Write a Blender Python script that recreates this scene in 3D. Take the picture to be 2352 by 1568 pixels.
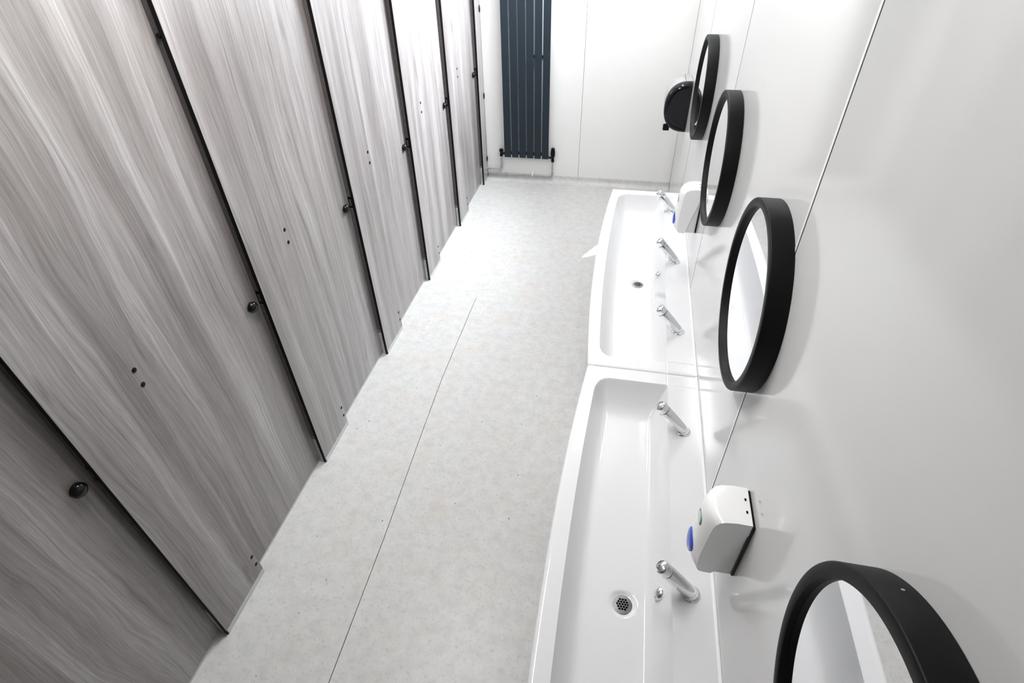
import bpy, bmesh, math, random
from mathutils import Vector, Matrix, geometry
random.seed(7)
PI = math.pi
SC = bpy.context.scene
for o in list(bpy.data.objects): bpy.data.objects.remove(o, do_unlink=True)
C = SC.collection

# ------------------------------------------------------------------ camera
YAW, PITCH, ROLL, CAMH, FPX = -0.2188, -0.6932, -0.0291, 1.9688, 1257.841
cy, sy, cp, sp = math.cos(YAW), math.sin(YAW), math.cos(PITCH), math.sin(PITCH)
fw = Vector((sy*cp, cy*cp, sp)); rt = Vector((cy, -sy, 0)); up = rt.cross(fw)
c_, s_ = math.cos(ROLL), math.sin(ROLL)
r2 = c_*rt + s_*up; u2 = -s_*rt + c_*up
cam = bpy.data.objects.new('camera', bpy.data.cameras.new('camera')); C.objects.link(cam)
cam.matrix_world = Matrix(((r2.x, u2.x, -fw.x, 0), (r2.y, u2.y, -fw.y, 0), (r2.z, u2.z, -fw.z, CAMH), (0, 0, 0, 1)))
cam.data.sensor_width = 36; cam.data.lens = FPX*36/2352
cam.data.clip_start = 0.02
SC.camera = cam
SC.view_settings.view_transform = 'Standard'; SC.view_settings.look = 'None'
SC.view_settings.gamma = 1; SC.view_settings.use_curve_mapping = False
SC.view_settings.exposure = 0.48

# ------------------------------------------------------------------ dimensions
XL, XR, YE, YN, HC = -1.165, 0.3762, 4.484, -1.3, 2.45   # cubicle face, basin wall, end wall, wall behind the camera, ceiling
XB = -2.45                                              # wall behind the cubicles
ZB = 0.441                                              # basin deck

# ------------------------------------------------------------------ light
w = bpy.data.worlds.new('world'); SC.world = w; w.use_nodes = True
w.node_tree.nodes['Background'].inputs[0].default_value = (0.75, 0.87, 1, 1)
w.node_tree.nodes['Background'].inputs[1].default_value = 1.5
def area(name, loc, target, sx, sy_, power, col, spread=PI):
    d = bpy.data.lights.new(name, 'AREA'); d.shape = 'RECTANGLE'; d.size = sx; d.size_y = sy_
    d.energy = power; d.color = col; d.spread = spread
    o = bpy.data.objects.new(name, d); C.objects.link(o); o.location = loc
    o.rotation_euler = (Vector(target)-Vector(loc)).to_track_quat('-Z', 'Y').to_euler()
    return o
# daylight entering by the high window in the basin wall, near the far corner
area('window_daylight', (XR+0.085, 3.52, 2.10), (-1.165, 3.05, 1.65), 1.70, 0.44, 115, (0.87, 0.935, 1.0), spread=1.85)
# the two linear ceiling lamps (their light; the fittings are built further down)
LX, LX2, LYS = -0.70, -0.15, (1.35, 3.55)
area('ceiling_lamp_light', (LX, LYS[0], 2.385), (LX, LYS[0], 0), 0.07, 1.1, 19, (1.0, 0.99, 0.97))
area('ceiling_lamp_light', (LX2, LYS[1], 2.385), (LX2, LYS[1], 0), 0.07, 1.1, 10, (1.0, 0.99, 0.97))
sun = bpy.data.objects.new('sun', bpy.data.lights.new('sun', 'SUN')); C.objects.link(sun)
SUND = Vector((0.0, -0.5, -0.866)).normalized()
sun.data.energy = 9; sun.data.angle = 0.006; sun.data.color = (1, 0.97, 0.92)
sun.rotation_euler = SUND.to_track_quat('-Z', 'Y').to_euler()

# ------------------------------------------------------------------ materials
def mat(name, col, rough=0.5, metal=0.0, spec=0.5, coat=0.0, emit=None, es=0):
    m = bpy.data.materials.new(name); m.use_nodes = True
    b = m.node_tree.nodes['Principled BSDF']
    b.inputs['Base Color'].default_value = (*col, 1); b.inputs['Roughness'].default_value = rough
    b.inputs['Metallic'].default_value = metal; b.inputs['Specular IOR Level'].default_value = spec
    b.inputs['Coat Weight'].default_value = coat; b.inputs['Coat Roughness'].default_value = 0.05
    if emit: b.inputs['Emission Color'].default_value = (*emit, 1); b.inputs['Emission Strength'].default_value = es
    return m
def nt(m): return m.node_tree.nodes, m.node_tree.links, m.node_tree.nodes['Principled BSDF']
def node(N, t, **k):
    n = N.new(t)
    for a, v in k.items(): setattr(n, a, v)
    return n
def mottle(m, scale, amt, detail=4):
    """very light colour variation so that no surface is a dead flat colour"""
    N, L, b = nt(m); col = list(b.inputs['Base Color'].default_value)
    tc = node(N, 'ShaderNodeTexCoord'); no = node(N, 'ShaderNodeTexNoise'); no.inputs['Scale'].default_value = scale; no.inputs['Detail'].default_value = detail
    r = node(N, 'ShaderNodeValToRGB'); r.color_ramp.elements[0].position = 0.35; r.color_ramp.elements[1].position = 0.7
    r.color_ramp.elements[0].color = (*[c*(1-amt) for c in col[:3]], 1); r.color_ramp.elements[1].color = (*[min(1, c*(1+amt)) for c in col[:3]], 1)
    L.new(tc.outputs['Object'], no.inputs['Vector']); L.new(no.outputs['Fac'], r.inputs['Fac']); L.new(r.outputs['Color'], b.inputs['Base Color'])
    return m
M = {}
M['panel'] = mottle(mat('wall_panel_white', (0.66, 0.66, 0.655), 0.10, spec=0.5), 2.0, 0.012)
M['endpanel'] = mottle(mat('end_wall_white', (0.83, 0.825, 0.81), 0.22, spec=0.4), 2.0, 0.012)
M['strip'] = mat('white_joint_strip', (0.85, 0.85, 0.84), 0.25)
M['joint'] = mat('dark_joint', (0.012, 0.012, 0.013), 0.7)
M['ceil'] = mottle(mat('ceiling_paint', (0.78, 0.78, 0.77), 0.8), 5, 0.01)
M['ceramic'] = mat('white_solid_basin', (0.74, 0.74, 0.75), 0.09, spec=0.5, coat=0.2)
M['seal'] = mat('white_sealant', (0.84, 0.84, 0.84), 0.3)
M['chrome'] = mat('chrome', (0.78, 0.79, 0.80), 0.06, metal=1.0)
M['steel'] = mottle(mat('brushed_steel', (0.28, 0.28, 0.275), 0.35, metal=1.0), 60, 0.12)
M['alu'] = mottle(mat('aluminium', (0.62, 0.63, 0.64), 0.35, metal=0.85), 40, 0.06)
M['plinth'] = mottle(mat('plinth_grey', (0.50, 0.52, 0.52), 0.4), 40, 0.05)
M['frame'] = mottle(mat('black_frame', (0.004, 0.004, 0.0045), 0.5, spec=0.18), 300, 0.25)
M['black'] = mat('black_plastic', (0.003, 0.003, 0.0035), 0.3, spec=0.2)
M['gloss'] = mat('black_gloss', (0.003, 0.003, 0.004), 0.08, spec=0.35)
M['towel'] = mat('black_dispenser', (0.004, 0.004, 0.006), 0.12, spec=0.3)
M['pipe'] = mat('chromed_pipe', (0.50, 0.50, 0.51), 0.18, metal=1.0)
M['edge'] = mat('black_core_edge', (0.004, 0.004, 0.004), 0.5, spec=0.2)
M['stop'] = mottle(mat('door_stop_grey', (0.085, 0.075, 0.074), 0.45), 60, 0.15)
M['glass'] = mat('mirror_silver', (0.90, 0.91, 0.92), 0.012, metal=1.0)
M['white'] = mat('white_plastic', (0.88, 0.88, 0.88), 0.18, spec=0.5)
M['whiteb'] = mat('white_plastic_back', (0.78, 0.78, 0.77), 0.3)
M['blue'] = mat('blue_button', (0.035, 0.085, 0.55), 0.2)
M['teal'] = mat('green_rim', (0.03, 0.16, 0.12), 0.25)
M['pale'] = mat('pale_window', (0.55, 0.68, 0.66), 0.1)
M['rad'] = mottle(mat('anthracite_paint', (0.015, 0.024, 0.033), 0.55, spec=0.25), 150, 0.12)
M['hole'] = mat('dark_hole', (0.003, 0.003, 0.003), 0.9, spec=0.1)
M['weld'] = mat('weld_rod', (0.50, 0.485, 0.465), 0.40)
M['sunmask'] = mat('sun_mask_pane', (0.7, 0.74, 0.78), 0.5)  # opaque sheet that masks the sun down to a triangle
M['casing'] = mat('pale_grey_casing', (0.50, 0.50, 0.49), 0.3)
M['lamp'] = mat('lamp_diffuser', (0.9, 0.9, 0.9), 0.5, emit=(1, 0.99, 0.97), es=9)
M['day'] = mat('daylight_pane', (0.8, 0.85, 0.9), 0.3, emit=(0.86, 0.93, 1.0), es=3)

# vinyl floor
m = mat('vinyl_floor', (0.6, 0.6, 0.58), 0.38, spec=0.4); N, L, b = nt(m); M['floor'] = m
tc = node(N, 'ShaderNodeTexCoord')
def noise(N, L, vec, scale, detail=3, rough=0.5, dist=0):
    n = node(N, 'ShaderNodeTexNoise'); n.inputs['Scale'].default_value = scale; n.inputs['Detail'].default_value = detail
    n.inputs['Roughness'].default_value = rough; n.inputs['Distortion'].default_value = dist
    L.new(vec, n.inputs['Vector']); return n
def ramp(N, L, fac, stops):
    r = node(N, 'ShaderNodeValToRGB'); e = r.color_ramp.elements
    while len(e) < len(stops): e.new(0.5)
    for i, (p, c) in enumerate(stops): e[i].position = p; e[i].color = (*c, 1) if len(c) == 3 else c
    L.new(fac, r.inputs['Fac']); return r
def mix(N, L, a, b_, fac, mode='MIX'):
    x = node(N, 'ShaderNodeMix', data_type='RGBA', blend_type=mode); x.clamp_factor = True
    for s, v in ((6, a), (7, b_)):
        if isinstance(v, tuple): x.inputs[s].default_value = (*v, 1)
        else: L.new(v, x.inputs[s])
    if isinstance(fac, float): x.inputs[0].default_value = fac
    else: L.new(fac, x.inputs[0])
    return x.outputs[2]
O = tc.outputs['Object']
a = ramp(N, L, noise(N, L, O, 22, 5, 0.6).outputs['Fac'], [(0.32, (0.495, 0.495, 0.492)), (0.5, (0.550, 0.546, 0.536)), (0.7, (0.592, 0.585, 0.572))])
warm = ramp(N, L, noise(N, L, O, 7, 3).outputs['Fac'], [(0.45, (1, 1, 1)), (0.72, (1.0, 0.965, 0.93))])
c1 = mix(N, L, a.outputs['Color'], warm.outputs['Color'], 1.0, 'MULTIPLY')
sp1 = ramp(N, L, noise(N, L, O, 75, 4, 0.7).outputs['Fac'], [(0.54, (0, 0, 0)), (0.70, (0.75, 0.75, 0.75))])
c2 = mix(N, L, c1, (0.37, 0.375, 0.375), sp1.outputs['Color'])
v = node(N, 'ShaderNodeTexVoronoi'); v.inputs['Scale'].default_value = 26; L.new(O, v.inputs['Vector'])
lt = node(N, 'ShaderNodeMath', operation='LESS_THAN'); lt.inputs[1].default_value = 0.075; L.new(v.outputs['Distance'], lt.inputs[0])
sel = node(N, 'ShaderNodeSeparateColor'); L.new(v.outputs['Color'], sel.inputs[0])
l2 = node(N, 'ShaderNodeMath', operation='LESS_THAN'); l2.inputs[1].default_value = 0.10; L.new(sel.outputs[0], l2.inputs[0])
mu = node(N, 'ShaderNodeMath', operation='MULTIPLY'); L.new(lt.outputs[0], mu.inputs[0]); L.new(l2.outputs[0], mu.inputs[1])
c3 = mix(N, L, c2, (0.10, 0.10, 0.10), mu.outputs[0]); L.new(c3, b.inputs['Base Color'])

# grey-brown timber laminate, grain running up
m = mat('timber_laminate', (0.3, 0.27, 0.26), 0.30, spec=1.0); N, L, b = nt(m); M['wood'] = m
tc = node(N, 'ShaderNodeTexCoord'); oi = node(N, 'ShaderNodeObjectInfo')
comb = node(N, 'ShaderNodeCombineXYZ'); 
r7 = node(N, 'ShaderNodeMath', operation='MULTIPLY'); r7.inputs[1].default_value = 37.0; L.new(oi.outputs['Random'], r7.inputs[0])
L.new(r7.outputs[0], comb.inputs[1]); L.new(r7.outputs[0], comb.inputs[2])
ad = node(N, 'ShaderNodeVectorMath', operation='ADD'); L.new(tc.outputs['Object'], ad.inputs[0]); L.new(comb.outputs[0], ad.inputs[1])
def stretch(sy1, sz1):
    mp = node(N, 'ShaderNodeMapping'); mp.inputs['Scale'].default_value = (1, sy1, sz1); L.new(ad.outputs[0], mp.inputs['Vector']); return mp.outputs[0]
# wander the grain sideways
wn = noise(N, L, stretch(3.6, 1.1), 1.0, 3, 0.5)
ws = node(N, 'ShaderNodeMath', operation='SUBTRACT'); L.new(wn.outputs['Fac'], ws.inputs[0]); ws.inputs[1].default_value = 0.5
wm = node(N, 'ShaderNodeMath', operation='MULTIPLY'); L.new(ws.outputs[0], wm.inputs[0]); wm.inputs[1].default_value = 0.098
wc = node(N, 'ShaderNodeCombineXYZ'); L.new(wm.outputs[0], wc.inputs[1])
ad2 = node(N, 'ShaderNodeVectorMath', operation='ADD'); L.new(ad.outputs[0], ad2.inputs[0]); L.new(wc.outputs[0], ad2.inputs[1]); ad = ad2
broad = ramp(N, L, noise(N, L, stretch(11, 0.6), 1.0, 3, 0.5).outputs['Fac'], [(0.30, (0.145, 0.129, 0.125)), (0.47, (0.210, 0.191, 0.186)), (0.60, (0.268, 0.248, 0.243)), (0.75, (0.34, 0.322, 0.317))])
fine = ramp(N, L, noise(N, L, stretch(90, 1.1), 1.0, 5, 0.72).outputs['Fac'], [(0.30, (0.55, 0.53, 0.53)), (0.42, (0.86, 0.85, 0.85)), (0.52, (1.02, 1.02, 1.02)), (0.70, (1.38, 1.38, 1.40))])
hair = ramp(N, L, noise(N, L, stretch(420, 9), 1.0, 3, 0.7).outputs['Fac'], [(0.32, (0.70, 0.70, 0.70)), (0.5, (1.0, 1.0, 1.0)), (0.7, (1.16, 1.16, 1.16))])
c1 = mix(N, L, broad.outputs['Color'], fine.outputs['Color'], 1.0, 'MULTIPLY')
c2 = mix(N, L, c1, hair.outputs['Color'], 1.0, 'MULTIPLY')
kn = ramp(N, L, noise(N, L, stretch(16, 3.5), 1.0, 2, 0.5).outputs['Fac'], [(0.22, (0.62, 0.60, 0.62)), (0.33, (1, 1, 1))])
c3 = mix(N, L, c2, kn.outputs['Color'], 1.0, 'MULTIPLY'); L.new(c3, b.inputs['Base Color'])
bp = node(N, 'ShaderNodeBump'); bp.inputs['Strength'].default_value = 0.08; bp.inputs['Distance'].default_value = 0.001
hn = noise(N, L, stretch(260, 4), 1.0, 2); L.new(hn.outputs['Fac'], bp.inputs['Height']); L.new(bp.outputs[0], b.inputs['Normal'])

# ------------------------------------------------------------------ helpers
WL = {}
def bx(bm, x0, x1, y0, y1, z0, z1, bev=0.0, seg=2):
    g = bmesh.ops.create_cube(bm, size=1, matrix=Matrix.Translation(((x0+x1)/2, (y0+y1)/2, (z0+z1)/2)) @ Matrix.Diagonal((x1-x0, y1-y0, z1-z0, 1)))
    if bev:
        es = list({e for v_ in g['verts'] for e in v_.link_edges})
        bmesh.ops.bevel(bm, geom=es, offset=bev, segments=seg, affect='EDGES', profile=0.5)
    return bm
def B(*a, **k): return bx(bmesh.new(), *a, **k)
def cyl(bm, p, q, r, n=24, r_end=None, cap=True):
    p = Vector(p); q = Vector(q); d = q-p
    mt = Matrix.Translation((p+q)/2) @ d.to_track_quat('Z', 'Y').to_matrix().to_4x4()
    bmesh.ops.create_cone(bm, cap_ends=cap, segments=n, radius1=r, radius2=r if r_end is None else r_end, depth=d.length, matrix=mt)
    return bm
def CY(*a, **k): return cyl(bmesh.new(), *a, **k)
def lathe(bm, prof, mt, n=40, close=False):
    """prof: list of (radius, height) turned about Z, then placed by mt"""
    rings = []
    for r, h in prof:
        if r < 1e-6: rings.append([bm.verts.new(mt @ Vector((0, 0, h)))])
        else: rings.append([bm.verts.new(mt @ Vector((r*math.cos(2*PI*i/n), r*math.sin(2*PI*i/n), h))) for i in range(n)])
    pr = list(zip(rings, rings[1:])) + ([(rings[-1], rings[0])] if close else [])
    for A, Bq in pr:
        for i in range(n):
            j = (i+1) % n
            if len(A) == 1 and len(Bq) == 1: continue
            if len(A) == 1: bm.faces.new((A[0], Bq[i], Bq[j]))
            elif len(Bq) == 1: bm.faces.new((A[i], A[j], Bq[0]))
            else: bm.faces.new((A[i], A[j], Bq[j], Bq[i]))
    bmesh.ops.recalc_face_normals(bm, faces=bm.faces[:])
    return bm
def tube(bm, pts, r, n=12):
    pts = [Vector(p) for p in pts]
    rings = []
    for i, p in enumerate(pts):
        t = (pts[min(i+1, len(pts)-1)] - pts[max(i-1, 0)]).normalized()
        q = t.to_track_quat('Z', 'Y').to_matrix()
        rings.append([bm.verts.new(p + q @ Vector((r*math.cos(2*PI*k/n), r*math.sin(2*PI*k/n), 0))) for k in range(n)])
    for A, Bq in zip(rings, rings[1:]):
        # match ring start to avoid twist
        k0 = min(range(n), key=lambda k: (Bq[k].co-A[0].co).length)
        for i in range(n):
            bm.faces.new((A[i], A[(i+1) % n], Bq[(i+1+k0) % n], Bq[(i+k0) % n]))
    bm.faces.new(rings[0]); bm.faces.new(rings[-1]); bmesh.ops.recalc_face_normals(bm, faces=bm.faces[:])
    return bm
def prism(bm, poly, axis, a0, a1):
    """polygon of 2D points extruded along an axis ('y': points are (x,z))"""
    def P(p, t): return Vector((p[0], t, p[1])) if axis == 'y' else (Vector((t, p[0], p[1])) if axis == 'x' else Vector((p[0], p[1], t)))
    A = [bm.verts.new(P(p, a0)) for p in poly]; Bq = [bm.verts.new(P(p, a1)) for p in poly]; n = len(poly)
    bm.faces.new(A); bm.faces.new(Bq[::-1])
    for i in range(n): bm.faces.new((A[i], A[(i+1) % n], Bq[(i+1) % n], Bq[i]))
    bmesh.ops.recalc_face_normals(bm, faces=bm.faces[:]); return bm
def obj(name, bm, m_, parent=None, smooth=None, label=None, origin=None):
    o_ = Vector(WL[parent.name]) if parent else Vector(origin or (0, 0, 0))
    bmesh.ops.translate(bm, verts=bm.verts[:], vec=-o_)
    me = bpy.data.meshes.new(name); bm.to_mesh(me); bm.free()
    me.materials.append(M[m_])
    if smooth is not None:
        me.polygons.foreach_set('use_smooth', [True]*len(me.polygons)); me.set_sharp_from_angle(angle=math.radians(smooth))
    o = bpy.data.objects.new(name, me); C.objects.link(o); o.parent = parent
    if parent is None: o.location = o_
    WL[o.name] = o_
    if label: o['label'] = label
    return o
def thing(name, label, cat, loc, group=None):
    o = bpy.data.objects.new(name, None); C.objects.link(o); o.location = loc; o.empty_display_size = 0.05
    WL[o.name] = Vector(loc); o['label'] = label; o['category'] = cat
    if group: o['group'] = group
    return o
def dup(root, dv, label=None):
    def cp_(o, par):
        c = o.copy(); C.objects.link(c); c.parent = par
        if par is None: c.location = o.location + Vector(dv)
        WL[c.name] = WL[o.name] + Vector(dv)
        for ch in list(o.children): cp_(ch, c)
        return c
    r = cp_(root, None)
    if label: r['label'] = label
    return r
def st(name, bm, m_, parent=None, smooth=None):
    o = obj(name, bm, m_, parent, smooth)
    if parent is None: o['kind'] = 'structure'
    return o

# ------------------------------------------------------------------ room
floor = st('floor', B(XB-0.1, XR+0.1, YN-0.1, YE+0.1, -0.1, 0.0), 'floor')
def weld(pts):
    bm = bmesh.new(); vs = []
    for x, y in pts: vs.append((bm.verts.new((x-0.0010, y, 0.0003)), bm.verts.new((x+0.0010, y, 0.0003))))
    for (a1, b1), (a2, b2) in zip(vs, vs[1:]): bm.faces.new((a1, b1, b2, a2))
    bmesh.ops.solidify(bm, geom=bm.faces[:], thickness=0.0004); return bm
obj('weld_seam', weld([(-0.74, YN), (-0.755, 0.5), (-0.772, 1.05), (-0.80, 1.6), (-0.815, 1.95), (-0.82, 2.7)]), 'weld', floor)
st('ceiling', B(XB-0.1, XR+0.1, YN-0.1, YE+0.1, HC, HC+0.1), 'ceil')
st('wall_left', B(XB-0.1, XB, YN-0.1, YE+0.1, 0, HC), 'endpanel')
st('wall_near', B(XB, XR+0.1, YN-0.1, YN, 0, HC), 'wood')
# coved vinyl skirting along the end wall
cv = [(YE, 0.0), (YE-0.055, 0.0), (YE-0.055, 0.0006)] + [(YE-0.008-0.047*math.cos(t), 0.047-0.0464*math.sin(PI/2-t)) for t in [0, 0.3, 0.6, 0.9, 1.2, 1.5]]
cv = [(YE-0.001, 0.0005), (YE-0.060, 0.0005)] + [(YE-0.058+0.050*math.sin(t), 0.051-0.050*math.cos(t)) for t in [i*PI/16 for i in range(9)]] + [(YE-0.006, 0.058), (YE-0.001, 0.058)]
st('baseboard_end', prism(bmesh.new(), cv, 'x', XL+0.002, XR-0.002), 'floor', smooth=50)
# right (basin) wall: backing plus separate glossy panels with dark recessed joints and white strips
WY0, WY1, WZ0, WZ1 = 2.60, 4.42, 1.84, 2.36      # high window in this wall
wr = st('wall_right', bmesh.new(), 'joint')
bm = bmesh.new()
bx(bm, XR+0.006, XR+0.1, YN-0.1, WY0, 0, HC); bx(bm, XR+0.006, XR+0.1, WY1, YE+0.1, 0, HC); bx(bm, XR+0.006, XR+0.1, WY0, WY1, 0, WZ0); bx(bm, XR+0.006, XR+0.1, WY0, WY1, WZ1, HC)
bm.to_mesh(wr.data); bm.free()
S = [1.1145, 2.3283, 3.5017]
ed = [YN] + S + [YE]
for i in range(4):
    a0, a1 = ed[i]+(0.0017 if i else 0), ed[i+1]-(0.0019 if i < 3 else 0.0008)
    bm = bmesh.new(); top = WZ0 if i >= 2 else HC
    bx(bm, XR, XR+0.006, a0, a1, 0, top)
    if i >= 2:
        bx(bm, XR, XR+0.006, a0, a1, WZ1, HC)
        if i == 2: bx(bm, XR, XR+0.006, a0, WY0, WZ0, WZ1)
        if i == 3: bx(bm, XR, XR+0.006, WY1, a1, WZ0, WZ1)
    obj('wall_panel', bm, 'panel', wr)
for js, wd in zip(S, (0.010, 0, 0)):
    obj('joint_gasket', B(XR-0.0003, XR+0.002, js-0.0022, js+0.0017, 0.0, 1.83), 'joint', wr)
    if not wd: continue
    obj('joint_strip', B(XR-0.0008, XR+0.001, js+0.0018, js+0.0018+wd, ZB+0.008, 1.82, bev=0.0003, seg=1), 'strip', wr)
we = st('wall_end', bmesh.new(), 'joint')
VX0, VX1, VZ0, VZ1 = -0.33, -0.03, 1.74, 2.20
bm = bmesh.new()
bx(bm, XB, VX0, YE+0.006, YE+0.06, 0, HC); bx(bm, VX1, XR+0.1, YE+0.006, YE+0.06, 0, HC); bx(bm, VX0, VX1, YE+0.006, YE+0.06, 0, VZ0); bx(bm, VX0, VX1, YE+0.006, YE+0.06, VZ1, HC)
bm.to_mesh(we.data); bm.free()
XS = -0.3825
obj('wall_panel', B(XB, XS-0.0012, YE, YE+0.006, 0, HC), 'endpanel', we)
bm = bmesh.new()
bx(bm, XS+0.0012, VX0, YE, YE+0.006, 0, HC); bx(bm, VX1, XR-0.001, YE, YE+0.006, 0, HC); bx(bm, VX0, VX1, YE, YE+0.006, 0, VZ0); bx(bm, VX0, VX1, YE, YE+0.006, VZ1, HC)
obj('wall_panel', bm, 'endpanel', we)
obj('joint_strip', B(XS+0.0014, XS+0.0065, YE-0.0012, YE+0.001, 0.03, HC), 'strip', we)
# window 1: frame and glowing daylight pane
wi = st('window_1', bmesh.new(), 'white')
bm = bmesh.new()
for a_ in ((WZ0, WZ0+0.03), (WZ1-0.03, WZ1)): bx(bm, XR-0.006, XR+0.105, WY0, WY1, a_[0], a_[1])
for a_ in ((WY0, WY0+0.03), (WY1-0.03, WY1)): bx(bm, XR-0.006, XR+0.105, a_[0], a_[1], WZ0+0.03, WZ1-0.03)
bm.to_mesh(wi.data); bm.free()
XP = XR+0.095
obj('pane', B(XP, XP+0.004, WY0+0.03, WY1-0.03, WZ0+0.03, WZ1-0.03), 'day', wi)
# added unseen opening in the end wall; its triangular gap shapes the sun patch
wi2 = st('added_sun_opening', bmesh.new(), 'white')
bm = bmesh.new()
for a_ in ((VZ0, VZ0+0.025), (VZ1-0.025, VZ1)): bx(bm, VX0, VX1, YE-0.006, YE+0.06, a_[0], a_[1])
for a_ in ((VX0, VX0+0.025), (VX1-0.025, VX1)): bx(bm, a_[0], a_[1], YE-0.006, YE+0.06, VZ0+0.025, VZ1-0.025)
bm.to_mesh(wi2.data); bm.free()
YP = YE+0.02
def sunhit(x, y): t = (y-YP)/SUND.y; return (x-SUND.x*t, -SUND.z*t)
tri = [sunhit(-0.228, 3.272), sunhit(-0.112, 3.500), sunhit(-0.112, 3.350)]  # gap traced back along the sun from the wanted floor patch
outer = [(VX0+0.025, VZ0+0.025), (VX1-0.025, VZ0+0.025), (VX1-0.025, VZ1-0.025), (VX0+0.025, VZ1-0.025)]
pts2 = [Vector(p) for p in outer+tri]
vs, es, fs, *_ = geometry.delaunay_2d_cdt(pts2, [(0, 1), (1, 2), (2, 3), (3, 0), (4, 5), (5, 6), (6, 4)], [], 1, 1e-6)
bm = bmesh.new(); V = [bm.verts.new((p.x, YP, p.y)) for p in vs]
def inside(p, T):
    q_ = [(T[(i+1) % 3][0]-T[i][0])*(p[1]-T[i][1])-(T[(i+1) % 3][1]-T[i][1])*(p[0]-T[i][0]) for i in range(3)]
    return all(q > 0 for q in q_) or all(q < 0 for q in q_)
for f in fs:
    c = sum((vs[i] for i in f), Vector((0, 0)))/len(f)
    if not inside(c, tri): bm.faces.new([V[i] for i in f])
bmesh.ops.solidify(bm, geom=bm.faces[:], thickness=0.002)
obj('pane', bm, 'sunmask', wi2)

# ------------------------------------------------------------------ toilet cubicles
PY = [0.590-0.748, 0.590, 1.338, 2.086, 2.834, 3.582, 4.330]
PW = 0.232; TH = 0.013; DREC = 0.033; ZT = 2.02
place = ['beside the camera', 'nearest of the row seen whole', 'second from the front', 'third from the front', 'fourth from the front', 'fifth from the front, second from the end wall', 'last one, narrow, against the end wall']
def pilaster(k, y0, y1):
    t = thing('cubicle_pilaster', 'grey timber laminate cubicle pilaster, black edged, ' + place[k], 'partition', (XL-TH, y0, 0), 'cubicle pilasters along the left')
    core = B(XL-TH, XL-0.0006, y0, y1, 0.002, ZT); obj('core', core, 'edge', t, label='black laminate core and edge')
    obj('panel', B(XL-0.0012, XL, y0+0.0012, y1-0.0004, 0.024, ZT-0.001), 'wood', t)
    pl = B(XL-0.0012, XL+0.0006, y0+0.0035, y1, 0.001, 0.0235, bev=0.0004, seg=1); obj('plinth', pl, 'plinth', t, label='grey plinth strip')
    # door stop behind the near edge, metal foot below it
    if y0 > -0.5:
        bm = B(XL-TH-0.020, XL-TH-0.0006, y0+0.003, y0+0.030, 0.175, 0.868, bev=0.0015)
        bx(bm, XL-TH-0.020, XL-TH-0.0006, y0+0.003, y0+0.030, 0.922, ZT, bev=0.0015); obj('door_stop', bm, 'stop', t, label='dark grey door stop strip')
        kp = B(XL-TH-0.019, XL-TH-0.0006, y0+0.005, y0+0.028, 0.872, 0.918, bev=0.001)
        k_ = obj('latch_keep', kp, 'black', t); obj('keep_plate', B(XL-TH-0.0135, XL-TH-0.005, y0+0.0035, y0+0.0052, 0.880, 0.910), 'stop', k_)
        obj('foot', B(XL-TH-0.019, XL-TH-0.0006, y0+0.003, y0+0.030, 0.0, 0.150, bev=0.001), 'alu', t, label='pale metal foot')
        obj('foot_cap', B(XL-TH-0.0198, XL-TH-0.0006, y0+0.0025, y0+0.031, 0.152, 0.172, bev=0.001), 'steel', t)
        obj('buffer', lathe(bmesh.new(), [(0, 0.006), (0.006, 0.004), (0.007, 0), (0, 0)], Matrix.Translation((XL-TH-0.004, y0, 1.70)) @ Matrix.Rotation(PI/2, 4, 'X'), 16), 'black', t, smooth=40)
    if y1-y0 > 0.2:
        for z in (0.078, 0.128, 0.995, 1.045, 1.80, 1.85):
            o = obj('hinge_bolt', lathe(bmesh.new(), [(0, 0.0022), (0.004, 0.002), (0.0068, 0.0012), (0.0074, 0), (0, 0)], Matrix.Translation((XL, y1-0.014, z)) @ Matrix.Rotation(PI/2, 4, 'Y'), 18), 'black', t, smooth=40)
    return t
for k in range(7):
    p = pilaster(k, PY[k], PY[k]+PW if k < 6 else YE-0.001)
    if k == 6:
        for z in (0.182, 0.69, 1.29, 1.88):
            obj('wall_bracket', lathe(bmesh.new(), [(0, 0.012), (0.012, 0.010), (0.016, 0.003), (0.016, 0), (0, 0)], Matrix.Translation((XL+0.001, YE-0.024, z)) @ Matrix.Rotation(PI/2, 4, 'Y') @ Matrix.Diagonal((1.5, 0.7, 0.6, 1)), 20), 'black', p, smooth=40)
dl = ['beside the camera in the lower left corner', 'widest one seen whole, with its knob mid frame', 'second whole door, behind the first', 'third whole door from the front', 'fourth whole door from the front', 'furthest door, nearest the radiator']
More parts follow.
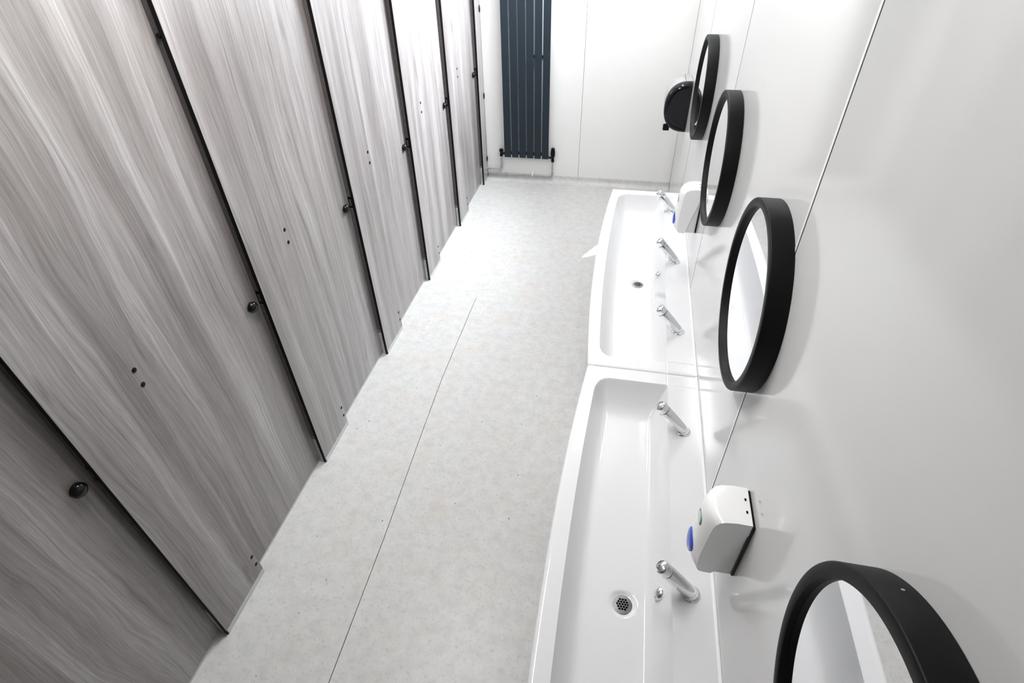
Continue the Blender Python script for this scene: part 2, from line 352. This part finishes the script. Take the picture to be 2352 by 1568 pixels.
for k in range(6):
    y0, y1 = PY[k]+PW+0.002, PY[k+1]+0.022; xf = XL-DREC
    t = thing('cubicle_door', 'grey timber laminate cubicle door, ' + dl[k], 'door', (xf, y0, 0), 'cubicle doors along the left')
    obj('core', B(xf-TH, xf-0.0006, y0, y1, 0.012, ZT), 'edge', t, label='black laminate core and edge')
    obj('panel', B(xf-0.0012, xf, y0+0.001, y1-0.001, 0.013, ZT-0.001), 'wood', t)
    obj('bottom_seal', B(xf-TH+0.001, xf-0.001, y0, y1, 0.001, 0.0105), 'plinth', t)
    kn_ = obj('knob', lathe(bmesh.new(), [(0.0170, 0), (0.0180, 0.003), (0.0192, 0.007), (0.0190, 0.012), (0.0160, 0.0165), (0.0110, 0.0192), (0.0055, 0.0202), (0, 0.0204)], Matrix.Translation((xf, PY[k+1]-0.038, 0.885)) @ Matrix.Rotation(PI/2, 4, 'Y'), 36), 'gloss', t, smooth=60, label='round glossy black knob')
    obj('rose', lathe(bmesh.new(), [(0, 0.004), (0.0175, 0.002), (0.0182, 0.0015), (0.0182, 0), (0, 0)], Matrix.Translation((xf, PY[k+1]-0.038, 0.885)) @ Matrix.Rotation(PI/2, 4, 'Y'), 28), 'black', kn_, smooth=40)
for k in range(7):
    yc = PY[k]+0.12 if k < 6 else None
    if yc: 
        t = obj('cubicle_partition', B(XB+0.002, XL-DREC-TH-0.02, yc, yc+TH, 0.12, ZT-0.02), 'wood', origin=(XB, yc, 0))
        t['label'] = 'timber laminate partition between cubicles, behind ' + ['the pilaster beside the camera', 'the nearest whole pilaster', 'the second pilaster', 'the third pilaster', 'the fourth pilaster', 'the fifth pilaster'][k]; t['category'] = 'partition'; t['group'] = 'partitions inside the cubicle row'
t = obj('head_rail', B(XL-TH-0.03, XL-TH+0.02, YN+0.001, YE-0.001, ZT, ZT+0.035, bev=0.003), 'alu', origin=(XL, YN, ZT))
t['label'] = 'slim metal rail along the top of the cubicle fronts'; t['category'] = 'rail'

# ------------------------------------------------------------------ basins
def basin(label, y0, y1, yd, b0, b1):
    t = thing('trough_basin', label, 'basin', (XR, (y0+y1)/2, 0.2), 'trough basins along the right wall')
    L_ = y1-y0; ym = (y0+y1)/2
    def bow(y): q = (y-ym)/(L_/2); return (1-q*q)
    XF = lambda y: -0.061-0.040*bow(y)         # outer front
    XI = lambda y: -0.014-0.030*bow(y)         # inner front
    XBk = 0.2600
    D = 0.105
    def depth(x, y):
        a = x-XI(y); c = min(y-(y0+0.066), (y1-0.066)-y)*0.62; bk = XBk-x
        R = 0.050
        q1, q2 = max(R-a, 0), max(R-c, 0)
        d = R-math.hypot(q1, q2) if (q1 > 0 or q2 > 0) else min(a, c)
        if a <= 0 or c <= 0: d = min(d, 0)
        t1 = max(0, min(1, d/0.075)); 
        t2 = max(0, min(1, bk/0.062))
        e1 = 1-(1-t1)**2.2 if t1 < 1 else 1
        e2 = 1-(1-t2)**1.6
        # blend the two without a hard crease
        kk = 0.12; h = max(0, min(1, 0.5+0.5*(e2-e1)/kk)); e = e2*(1-h)+e1*h-kk*h*(1-h)*(1 if min(e1, e2) > 0.15 else min(e1, e2)/0.15)
        e = max(0, e)/0.97
        rd = math.hypot((x-0.136), (y-yd)*0.25)
        z = -D*e - e*0.010*max(0, 1-rd/0.14)
        r_ = math.hypot(x-0.136, y-yd)
        if r_ < 0.040: z -= 0.007*min(1, (0.040-r_)/0.008)
        return z
    # grid lines: across (s) and along (y)
    def dens(knots):
        out = []
        for (a_, b_, n_) in knots: out += [a_+(b_-a_)*i/n_ for i in range(n_)]
        return out+[knots[-1][1]]
    S1 = dens([(0, 0.004, 2), (0.004, 0.97, 7), (0.97, 1.03, 5), (1.03, 1.25, 12), (1.25, 1.90, 26), (1.90, 2.04, 14), (2.04, 2.9, 8)])
    def xs(s, y):
        if s <= 1: return XF(y)+(XI(y)-XF(y))*s
        if s <= 2: return XI(y)+(XBk-XI(y))*(s-1)
        return XBk+(XR-0.001-XBk)*(s-2)/0.9
    Ys = dens([(y0, y0+0.004, 2), (y0+0.004, y0+0.062, 5), (y0+0.062, y0+0.13, 22), (y0+0.13, yd-0.045, 50), (yd-0.045, yd+0.045, 22), (yd+0.045, y1-0.13, 50), (y1-0.13, y1-0.062, 22), (y1-0.062, y1-0.004, 5), (y1-0.004, y1, 2)])
    bm = bmesh.new(); G = []
    for y in Ys:
        row = []
        for s in S1:
            x = xs(s, y); z = depth(x, y)
            e_ = min(s*0.06, y-y0, y1-y)
            if e_ < 0.004: z -= 0.004*(1-e_/0.004)**2   # softened outer arris
            row.append(bm.verts.new((x, y, ZB+z)))
        G.append(row)
    for i in range(len(Ys)-1):
        for j in range(len(S1)-1): bm.faces.new((G[i][j], G[i][j+1], G[i+1][j+1], G[i+1][j]))
    bmesh.ops.recalc_face_normals(bm, faces=bm.faces[:])
    # drop apron edge
    bd = [e for e in bm.edges if e.is_boundary]
    r = bmesh.ops.extrude_edge_only(bm, edges=bd); nv = [g for g in r['geom'] if isinstance(g, bmesh.types.BMVert)]
    for v_ in nv: v_.co.z = ZB-0.045
    obj('bowl', bm, 'ceramic', t, smooth=40)
    # underside trough
    bm = bmesh.new()
    pr = [(XR-0.002, ZB-0.044), (XR-0.002, ZB-0.14), (0.30, ZB-0.145), (0.20, ZB-0.150), (0.03, ZB-0.150), (-0.02, ZB-0.12), (-0.045, ZB-0.044)]
    prism(bm, pr, 'y', y0+0.02, y1-0.02)
    bmesh.ops.delete(bm, geom=[f for f in bm.faces if all(abs(v_.co.z-(ZB-0.044)) < 1e-5 for v_ in f.verts)], context='FACES_ONLY'); obj('underside', bm, 'ceramic', t)
    for yy in (y0+0.25, y1-0.25):
        obj('bracket', prism(bmesh.new(), [(XR-0.001, ZB-0.151), (XR-0.001, ZB-0.28), (XR-0.015, ZB-0.28), (0.10, ZB-0.158), (0.10, ZB-0.151)], 'y', yy-0.015, yy+0.015), 'alu', t)
    bm = CY((0.136, yd, ZB-0.151), (0.136, yd, ZB-0.30), 0.02); tube(bm, [(0.136, yd, ZB-0.28), (0.2, yd, ZB-0.30), (XR-0.001, yd, ZB-0.30)], 0.016)
    obj('waste_pipe', bm, 'white', t, smooth=40)
    # silicone along the wall
    obj('sealant', prism(bmesh.new(), [(XR-0.0005, ZB-0.001), (XR-0.0005, ZB+0.007), (XR-0.003, ZB+0.0035), (XR-0.008, ZB+0.0008), (XR-0.008, ZB-0.001)], 'y', y0+0.001, y1-0.001), 'seal', t)
    # perforated drain plate
    zs = ZB-D-0.010-0.0025
    holes = []
    a_ = 0.0082
    for i in range(-2, 3):
        for j in range(-2, 3):
            if abs(i+j) <= 2: holes.append((a_*(i+j*0.5), a_*j*math.sqrt(3)/2))
    n = 14; P = [Vector((0.0285*math.cos(2*PI*i/48), 0.0285*math.sin(2*PI*i/48))) for i in range(48)]; E_ = [(i, (i+1) % 48) for i in range(48)]
    for hx, hy in holes:
        s0 = len(P); P += [Vector((hx+0.0035*math.cos(2*PI*i/n), hy+0.0035*math.sin(2*PI*i/n))) for i in range(n)]; E_ += [(s0+i, s0+(i+1) % n) for i in range(n)]
    vs_, _, fs_, *_ = geometry.delaunay_2d_cdt(P, E_, [], 1, 1e-7)
    bm = bmesh.new(); V_ = [bm.verts.new((0.136+p_.x, yd+p_.y, zs-0.0015*(p_.length/0.0285)**2)) for p_ in vs_]
    for f in fs_:
        c = sum((vs_[i] for i in f), Vector((0, 0)))/len(f)
        if all((c-Vector(h_)).length > 0.0033 for h_ in holes): bm.faces.new([V_[i] for i in f])
    bmesh.ops.recalc_face_normals(bm, faces=bm.faces[:])
    if bm.faces[0].normal.z < 0: bmesh.ops.reverse_faces(bm, faces=bm.faces[:])
    bmesh.ops.solidify(bm, geom=bm.faces[:], thickness=0.0012)
    dr = obj('drain_plate', bm, 'steel', t, label='round steel drain plate with a honeycomb of holes')
    obj('drain_cup', CY((0.136, yd, zs-0.004), (0.136, yd, zs-0.0032), 0.024), 'hole', dr)
    # overflow cap on the rear slope
    xc = 0.236; zc = ZB+depth(xc, yd+0.022); sl = (depth(xc+0.014, yd)-depth(xc-0.014, yd))/0.028
    n_ = Vector((-0.75, -0.05, 0.66)).normalized()
    mt = Matrix.Translation(Vector((xc, yd+0.022, zc))+n_*0.006) @ n_.to_track_quat('Z', 'Y').to_matrix().to_4x4()
    obj('overflow_cap', lathe(bmesh.new(), [(0, 0.0085), (0.011, 0.0075), (0.0170, 0.0045), (0.0190, 0.001), (0.0190, -0.006), (0, -0.006)], mt, 32), 'chrome', t, smooth=50, label='round chrome overflow cap')
    return t
basin('white trough basin nearest the camera, holding the large drain', -0.095, 1.7038, 0.795, 0, 0)
basin('far white trough basin beyond the joint, three taps', 1.7060, 3.432, 2.515, 0, 0)

# ------------------------------------------------------------------ taps
def tap(y, label):
    t = thing('basin_tap', label, 'tap', (0.309, y, ZB), 'chrome taps on the trough basins')
    A = Vector((0.307, y, ZB+0.010)); H = Vector((0.2125, y, ZB+0.118)); d = (H-A).normalized(); L_ = (H-A).length
    q = d.to_track_quat('Z', 'Y').to_matrix().to_4x4()
    bm = bmesh.new()
    lathe(bm, [(0.0, -0.012), (0.011, -0.010), (0.0185, -0.004), (0.0202, 0.004), (0.0202, L_-0.032), (0.0190, L_-0.0305), (0, L_-0.0305)], Matrix.Translation(A) @ q, 40)
    obj('body', bm, 'chrome', t, smooth=50)
    cp2 = obj('push_cap', lathe(bmesh.new(), [(0, L_-0.0285), (0.0190, L_-0.0285), (0.0203, L_-0.0275), (0.0203, L_-0.006), (0.0185, L_-0.002), (0.0158, L_-0.0005), (0.0142, L_-0.0018), (0.006, L_+0.001), (0, L_+0.0018)], Matrix.Translation(A) @ q, 40), 'chrome', t, smooth=40)
    obj('groove', lathe(bmesh.new(), [(0, L_-0.0306), (0.0187, L_-0.0306), (0.0187, L_-0.0284), (0, L_-0.0284)], Matrix.Translation(A) @ q, 32), 'hole', t)
    obj('flange', lathe(bmesh.new(), [(0, 0.004), (0.0225, 0.004), (0.026, 0.0025), (0.027, 0.0004), (0, 0.0004)], Matrix.Translation((0.311, y, ZB)), 40), 'chrome', t, smooth=50)
    bm = bmesh.new(); lathe(bm, [(0, 0.026), (0.012, 0.022), (0.0198, 0.012), (0.0218, 0.004), (0.0218, 0.003), (0, 0.003)], Matrix.Translation((0.309, y, ZB)), 36); obj('base', bm, 'chrome', t, smooth=60)
    O_ = A + d*(L_-0.040); dn = Vector((-d.z, 0, d.x)).normalized()
    if dn.z > 0: dn = -dn
    sp_ = obj('spout', CY(O_+dn*0.012, O_+dn*0.0225, 0.008, r_end=0.0072), 'chrome', t, smooth=40)
    obj('outlet', CY(O_+dn*0.0226, O_+dn*0.0230, 0.0055), 'hole', sp_)
    return t
tl = ['chrome push tap beside the near soap dispenser, over the large drain', 'chrome push tap at the far end of the near basin', 'chrome push tap nearest the joint on the far basin', 'chrome push tap beside the small far drain', 'chrome push tap furthest away, behind the far soap dispenser']
for y, l in zip((0.803, 1.405, 1.990, 2.583, 3.168), tl): tap(y, l)

# ------------------------------------------------------------------ mirrors
def mirror(y, z, label):
    t = thing('round_mirror', label, 'mirror', (XR, y, z), 'round black mirrors on the right wall')
    mt = Matrix.Translation((XR, y, z)) @ Matrix.Rotation(-PI/2, 4, 'Y')
    R = 0.245; Ri = 0.2235; T = 0.050
    obj('frame', lathe(bmesh.new(), [(R, 0.001), (R, T-0.003), (R-0.0009, T-0.0009), (R-0.003, T), (Ri+0.0015, T), (Ri, T-0.0015), (Ri, 0.001)], mt, 128, close=True), 'frame', t, smooth=50)
    obj('glass', lathe(bmesh.new(), [(0, T-0.011), (Ri-0.0005, T-0.011), (Ri-0.0005, T-0.014), (0, T-0.014)], mt, 128), 'glass', t, smooth=30, label='silvered mirror glass')
    return t
ml = ['round black framed mirror nearest the camera, cut by the bottom edge', 'round black framed mirror above the basin joint, second from the camera', 'round black framed mirror above the far soap dispenser', 'round black framed mirror furthest away, beside the black dispenser']
ms = [mirror(y, z, l) for y, z, l in zip((0.236, 1.2467, 2.1565, 3.116), (1.148,)*4, ml)]
t = ms[0]; an = math.radians(56)
d_ = Vector((0, math.cos(an), math.sin(an)))
obj('screw', CY(Vector((XR-0.018, 0.236, 1.148))+d_*0.2445, Vector((XR-0.018, 0.236, 1.148))+d_*0.2462, 0.0022, n=10), 'alu', t)

# ------------------------------------------------------------------ soap dispensers
def loft(prof, ys, yh, bulge):
    """prof: (x, z, weight); sections across y pulled back towards the wall at the sides"""
    bm = bmesh.new(); R_ = []
    for y in ys:
        s = (y/yh); R_.append([bm.verts.new((x + w_*bulge*abs(s)**2.4, y, z-0.006*w_*max(0, (z-0.8)*10)*abs(s)**2)) for x, z, w_ in prof])
    n = len(prof)
    for A, Bq in zip(R_, R_[1:]):
        for i in range(n): bm.faces.new((A[i], A[(i+1) % n], Bq[(i+1) % n], Bq[i]))
    bm.faces.new(R_[0]); bm.faces.new(R_[-1][::-1]); bmesh.ops.recalc_face_normals(bm, faces=bm.faces[:]); return bm
def soap(yc, label):
    t = thing('soap_dispenser', label, 'soap dispenser', (XR, yc, 0.75), 'soap dispensers on the right wall')
    yh = 0.0515
    cover = [(XR-0.007, 0.858, 0), (0.335, 0.860, 0.1), (0.300, 0.857, 0.6), (0.284, 0.851, 0.85), (0.275, 0.840, 1), (0.2715, 0.825, 1), (0.270, 0.80, 1), (0.2665, 0.74, 1), (0.2645, 0.70, 1), (0.266, 0.670, 1), (0.272, 0.650, 0.8), (0.281, 0.638, 0.5), (0.290, 0.634, 0.3), (0.322, 0.6325, 0), (0.3265, 0.640, 0), (0.329, 0.655, 0), (0.336, 0.69, 0), (0.350, 0.74, 0), (0.362, 0.785, 0), (XR-0.007, 0.822, 0)]
    ys = [yh*(-1+2*i/16) for i in range(17)]
    bm = loft(cover, ys, yh, 0.018); bmesh.ops.translate(bm, verts=bm.verts[:], vec=(0, yc, 0)); obj('cover', bm, 'white', t, smooth=35)
    back = [(XR-0.0075, 0.8215), (0.3625, 0.7845), (0.3505, 0.739), (0.3365, 0.689), (0.3300, 0.655), (0.3290, 0.6370), (XR-0.0075, 0.6375)]
    obj('back_body', prism(bmesh.new(), back, 'y', yc-yh+0.0035, yc+yh-0.0035), 'whiteb', t)
    obj('wall_plate', B(XR-0.0072, XR-0.0004, yc-yh-0.0012, yc+yh-0.002, 0.640, 0.852), 'black', t, label='dark gap and backing plate')
    # round push button and oval sight window
    n_ = Vector((-1, 0, 0.04)).normalized(); q = n_.to_track_quat('Z', 'Y').to_matrix().to_4x4()
    mt = Matrix.Translation((0.2670, yc, 0.690)) @ q
    obj('push_button', lathe(bmesh.new(), [(0, 0.0078), (0.6, 0.0066), (0.85, 0.0048), (1, 0.0018), (1.0, -0.004), (0, -0.004)], mt @ Matrix.Diagonal((0.030, 0.031, 1, 1)), 40), 'blue', t, smooth=50, label='round blue push button')
    mt = Matrix.Translation((0.2725, yc, 0.790)) @ q
    g = obj('badge', lathe(bmesh.new(), [(0, 0.0032), (0.86, 0.0032), (1, 0.0018), (1, -0.004), (0, -0.004)], mt @ Matrix.Diagonal((0.0215, 0.019, 1, 1)), 36), 'teal', t, smooth=50, label='oval badge with green rim')
    obj('badge_face', lathe(bmesh.new(), [(0, 0.0042), (0.7, 0.0036), (0.74, 0.0025), (0, 0.0025)], mt @ Matrix.Diagonal((0.0215, 0.019, 1, 1)), 32), 'pale', g, smooth=50)
    for dy in (-0.017, 0.017):
        obj('vent', B(XR-0.018, XR-0.014, yc+dy-0.0035, yc+dy+0.0035, 0.8585, 0.8598, bev=0.0003, seg=1), 'hole', t)
    return t
soap(0.8165, 'white soap dispenser with blue button, beside the near drain')
soap(2.585, 'white soap dispenser with blue button, under the third mirror, far basin')

# ------------------------------------------------------------------ towel dispenser in the corner
t = thing('towel_dispenser', 'glossy black rounded roll dispenser in the far right corner', 'dispenser', (XR, 4.1, 0.80))
def dsh(k, inset=0.0):
    P = []
    for i in range(25):
        a = PI/2 + PI*i/24
        ca, sa = math.cos(a), math.sin(a)
        n_ = 2.35; r_x, r_z = 0.150-inset, 0.160-inset
        P.append((XR-0.012+r_x*math.copysign(abs(ca)**(2/n_), ca), 0.800+r_z*math.copysign(abs(sa)**(2/n_), sa)))
    P += [(XR-0.001, 0.800-0.160+inset), (XR-0.001, 0.800+0.160-inset)]
    return P
def shell(name, rows, m_):
    bm = bmesh.new(); secs = [[bm.verts.new((x, y, z)) for x, z in dsh(0, ins)] for y, ins in rows]
    for A, Bq in zip(secs, secs[1:]):
        n = len(A)
        for i in range(n): bm.faces.new((A[i], A[(i+1) % n], Bq[(i+1) % n], Bq[i]))
    bm.faces.new(secs[0]); bm.faces.new(secs[-1][::-1]); bmesh.ops.recalc_face_normals(bm, faces=bm.faces[:])
    return obj(name, bm, m_, t, smooth=40)
shell('cover', ((3.950, 0.048), (3.9485, 0.042), (3.9490, 0.030), (3.953, 0.016), (3.962, 0.005), (3.978, 0.0), (4.010, 0.0), (4.012, 0.004)), 'towel')
shell('casing', ((4.0125, 0.003), (4.180, 0.003), (4.195, 0.010), (4.200, 0.025)), 'casing')
obj('casing_seam', B(0.331, 0.3335, 4.013, 4.19, 0.9575, 0.9590), 'stop', t)
lk = obj('lock', CY((XR-0.022, 3.956, 0.788), (XR-0.022, 3.951, 0.788), 0.0065, n=20), 'white', t)
obj('keyhole', CY((XR-0.022, 3.9515, 0.788), (XR-0.022, 3.9503, 0.788), 0.0028, n=12), 'hole', lk)
obj('lever', B(0.226, 0.270, 3.985, 4.009, 0.640, 0.684, bev=0.007), 'black', t)

# ------------------------------------------------------------------ radiator and pipes on the end wall
RY = YE-0.052
t = thing('vertical_radiator', 'tall dark blue grey flat panel radiator on the far white wall', 'radiator', (-0.82, YE, 0.21))
x0, x1 = -1.003, -0.632; pw = (x1-x0+0.0088)/6
for i in range(6):
    obj('panel', B(x0+i*pw, x0+(i+1)*pw-0.0088, RY, RY+0.008, 0.216, 1.80, bev=0.0015), 'rad', t)
for z in (0.246, 1.76):
    obj('header_tube', CY((x0+0.004, RY+0.026, z), (x1-0.004, RY+0.026, z), 0.0145), 'rad', t, smooth=40)
obj('bracket', B(-0.775, -0.68, RY+0.0125, YE-0.0005, 0.975, 0.990), 'rad', t)
v1 = obj('lockshield_valve', lathe(bmesh.new(), [(0, 0.062), (0.010, 0.062), (0.0165, 0.059), (0.0175, 0.052), (0.0175, 0.042), (0.012, 0.036), (0.0105, 0.022), (0.013, 0.018), (0.0135, 0.002), (0.010, 0), (0, 0)], Matrix.Translation((-1.036, RY+0.026, 0.213)), 28), 'black', t, smooth=40)
obj('union', CY((-1.036, RY+0.026, 0.235), (-0.997, RY+0.026, 0.240), 0.009), 'black', v1, smooth=40)
v2 = obj('thermostatic_valve', lathe(bmesh.new(), [(0, 0.118), (0.012, 0.117), (0.0155, 0.110), (0.016, 0.096), (0.0178, 0.090), (0.0185, 0.062), (0.0165, 0.046), (0.011, 0.040), (0.0105, 0.020), (0.0135, 0.016), (0.0135, 0.004), (0.0095, 0), (0, 0)], Matrix.Translation((-0.598, RY+0.026, 0.185)), 28), 'black', t, smooth=40)
obj('union', CY((-0.598, RY+0.026, 0.215), (-0.638, RY+0.026, 0.225), 0.009), 'black', v2, smooth=40)
PY_ = RY+0.026
def elbow(path, r=0.0072): return tube(bmesh.new(), path, r, 12)
t = thing('heating_pipe', 'short thin chrome pipe, upper one, rising to the left valve', 'pipe', (-1.1, YE, 0.1), 'radiator pipes')
obj('tube', elbow([(XL+0.0005, PY_, 0.100), (-1.058, PY_, 0.100)]), 'pipe', t, smooth=40)
obj('riser', elbow([(-1.036, PY_, 0.120), (-1.036, PY_, 0.213)]), 'pipe', t, smooth=40)
obj('elbow', elbow([(-1.066, PY_, 0.100), (-1.047, PY_, 0.1), (-1.040, PY_, 0.103), (-1.036, PY_, 0.110), (-1.036, PY_, 0.128)], 0.0098), 'pipe', t, smooth=40)
t = thing('heating_pipe', 'long thin chrome pipe, lower one, running under the radiator to its right valve', 'pipe', (-0.9, YE, 0.06), 'radiator pipes')
obj('tube', elbow([(XL+0.0005, PY_, 0.062), (-0.615, PY_, 0.062)]), 'pipe', t, smooth=40)
obj('riser', elbow([(-0.598, PY_, 0.08), (-0.598, PY_, 0.186)]), 'pipe', t, smooth=40)
obj('elbow', elbow([(-0.628, PY_, 0.062), (-0.610, PY_, 0.062), (-0.602, PY_, 0.065), (-0.598, PY_, 0.073), (-0.598, PY_, 0.092)], 0.0098), 'pipe', t, smooth=40)
for x in (-1.012, -0.994): obj('coupling', lathe(bmesh.new(), [(0.0075, -0.008), (0.0108, -0.007), (0.0108, 0.007), (0.0075, 0.008)], Matrix.Translation((x, PY_, 0.062)) @ Matrix.Rotation(PI/2, 4, 'Y'), 20, close=True), 'pipe', t, smooth=40)
bm = CY((-0.77, PY_+0.004, 0.062), (-0.77, YE-0.0005, 0.085), 0.0045, n=10); lathe(bm, [(0.0074, -0.004), (0.0102, -0.004), (0.0102, 0.004), (0.0074, 0.004)], Matrix.Translation((-0.77, PY_, 0.062)) @ Matrix.Rotation(PI/2, 4, 'Y'), 20, close=True)
obj('clip', bm, 'white', t, smooth=40)

# ------------------------------------------------------------------ ceiling lamps (above the frame)
for LX_, y, l in ((LX, LYS[0], 'linear white ceiling lamp over the near basin'), (LX2, LYS[1], 'linear white ceiling lamp over the far basin')):
    t = thing('ceiling_lamp', l, 'lamp', (LX_, y, HC), 'linear ceiling lamps')
    obj('housing', B(LX_-0.04, LX_+0.04, y-0.6, y+0.6, HC-0.045, HC-0.0005, bev=0.004), 'white', t)
    obj('diffuser', B(LX_-0.032, LX_+0.032, y-0.58, y+0.58, HC-0.062, HC-0.0455, bev=0.004), 'lamp', t)
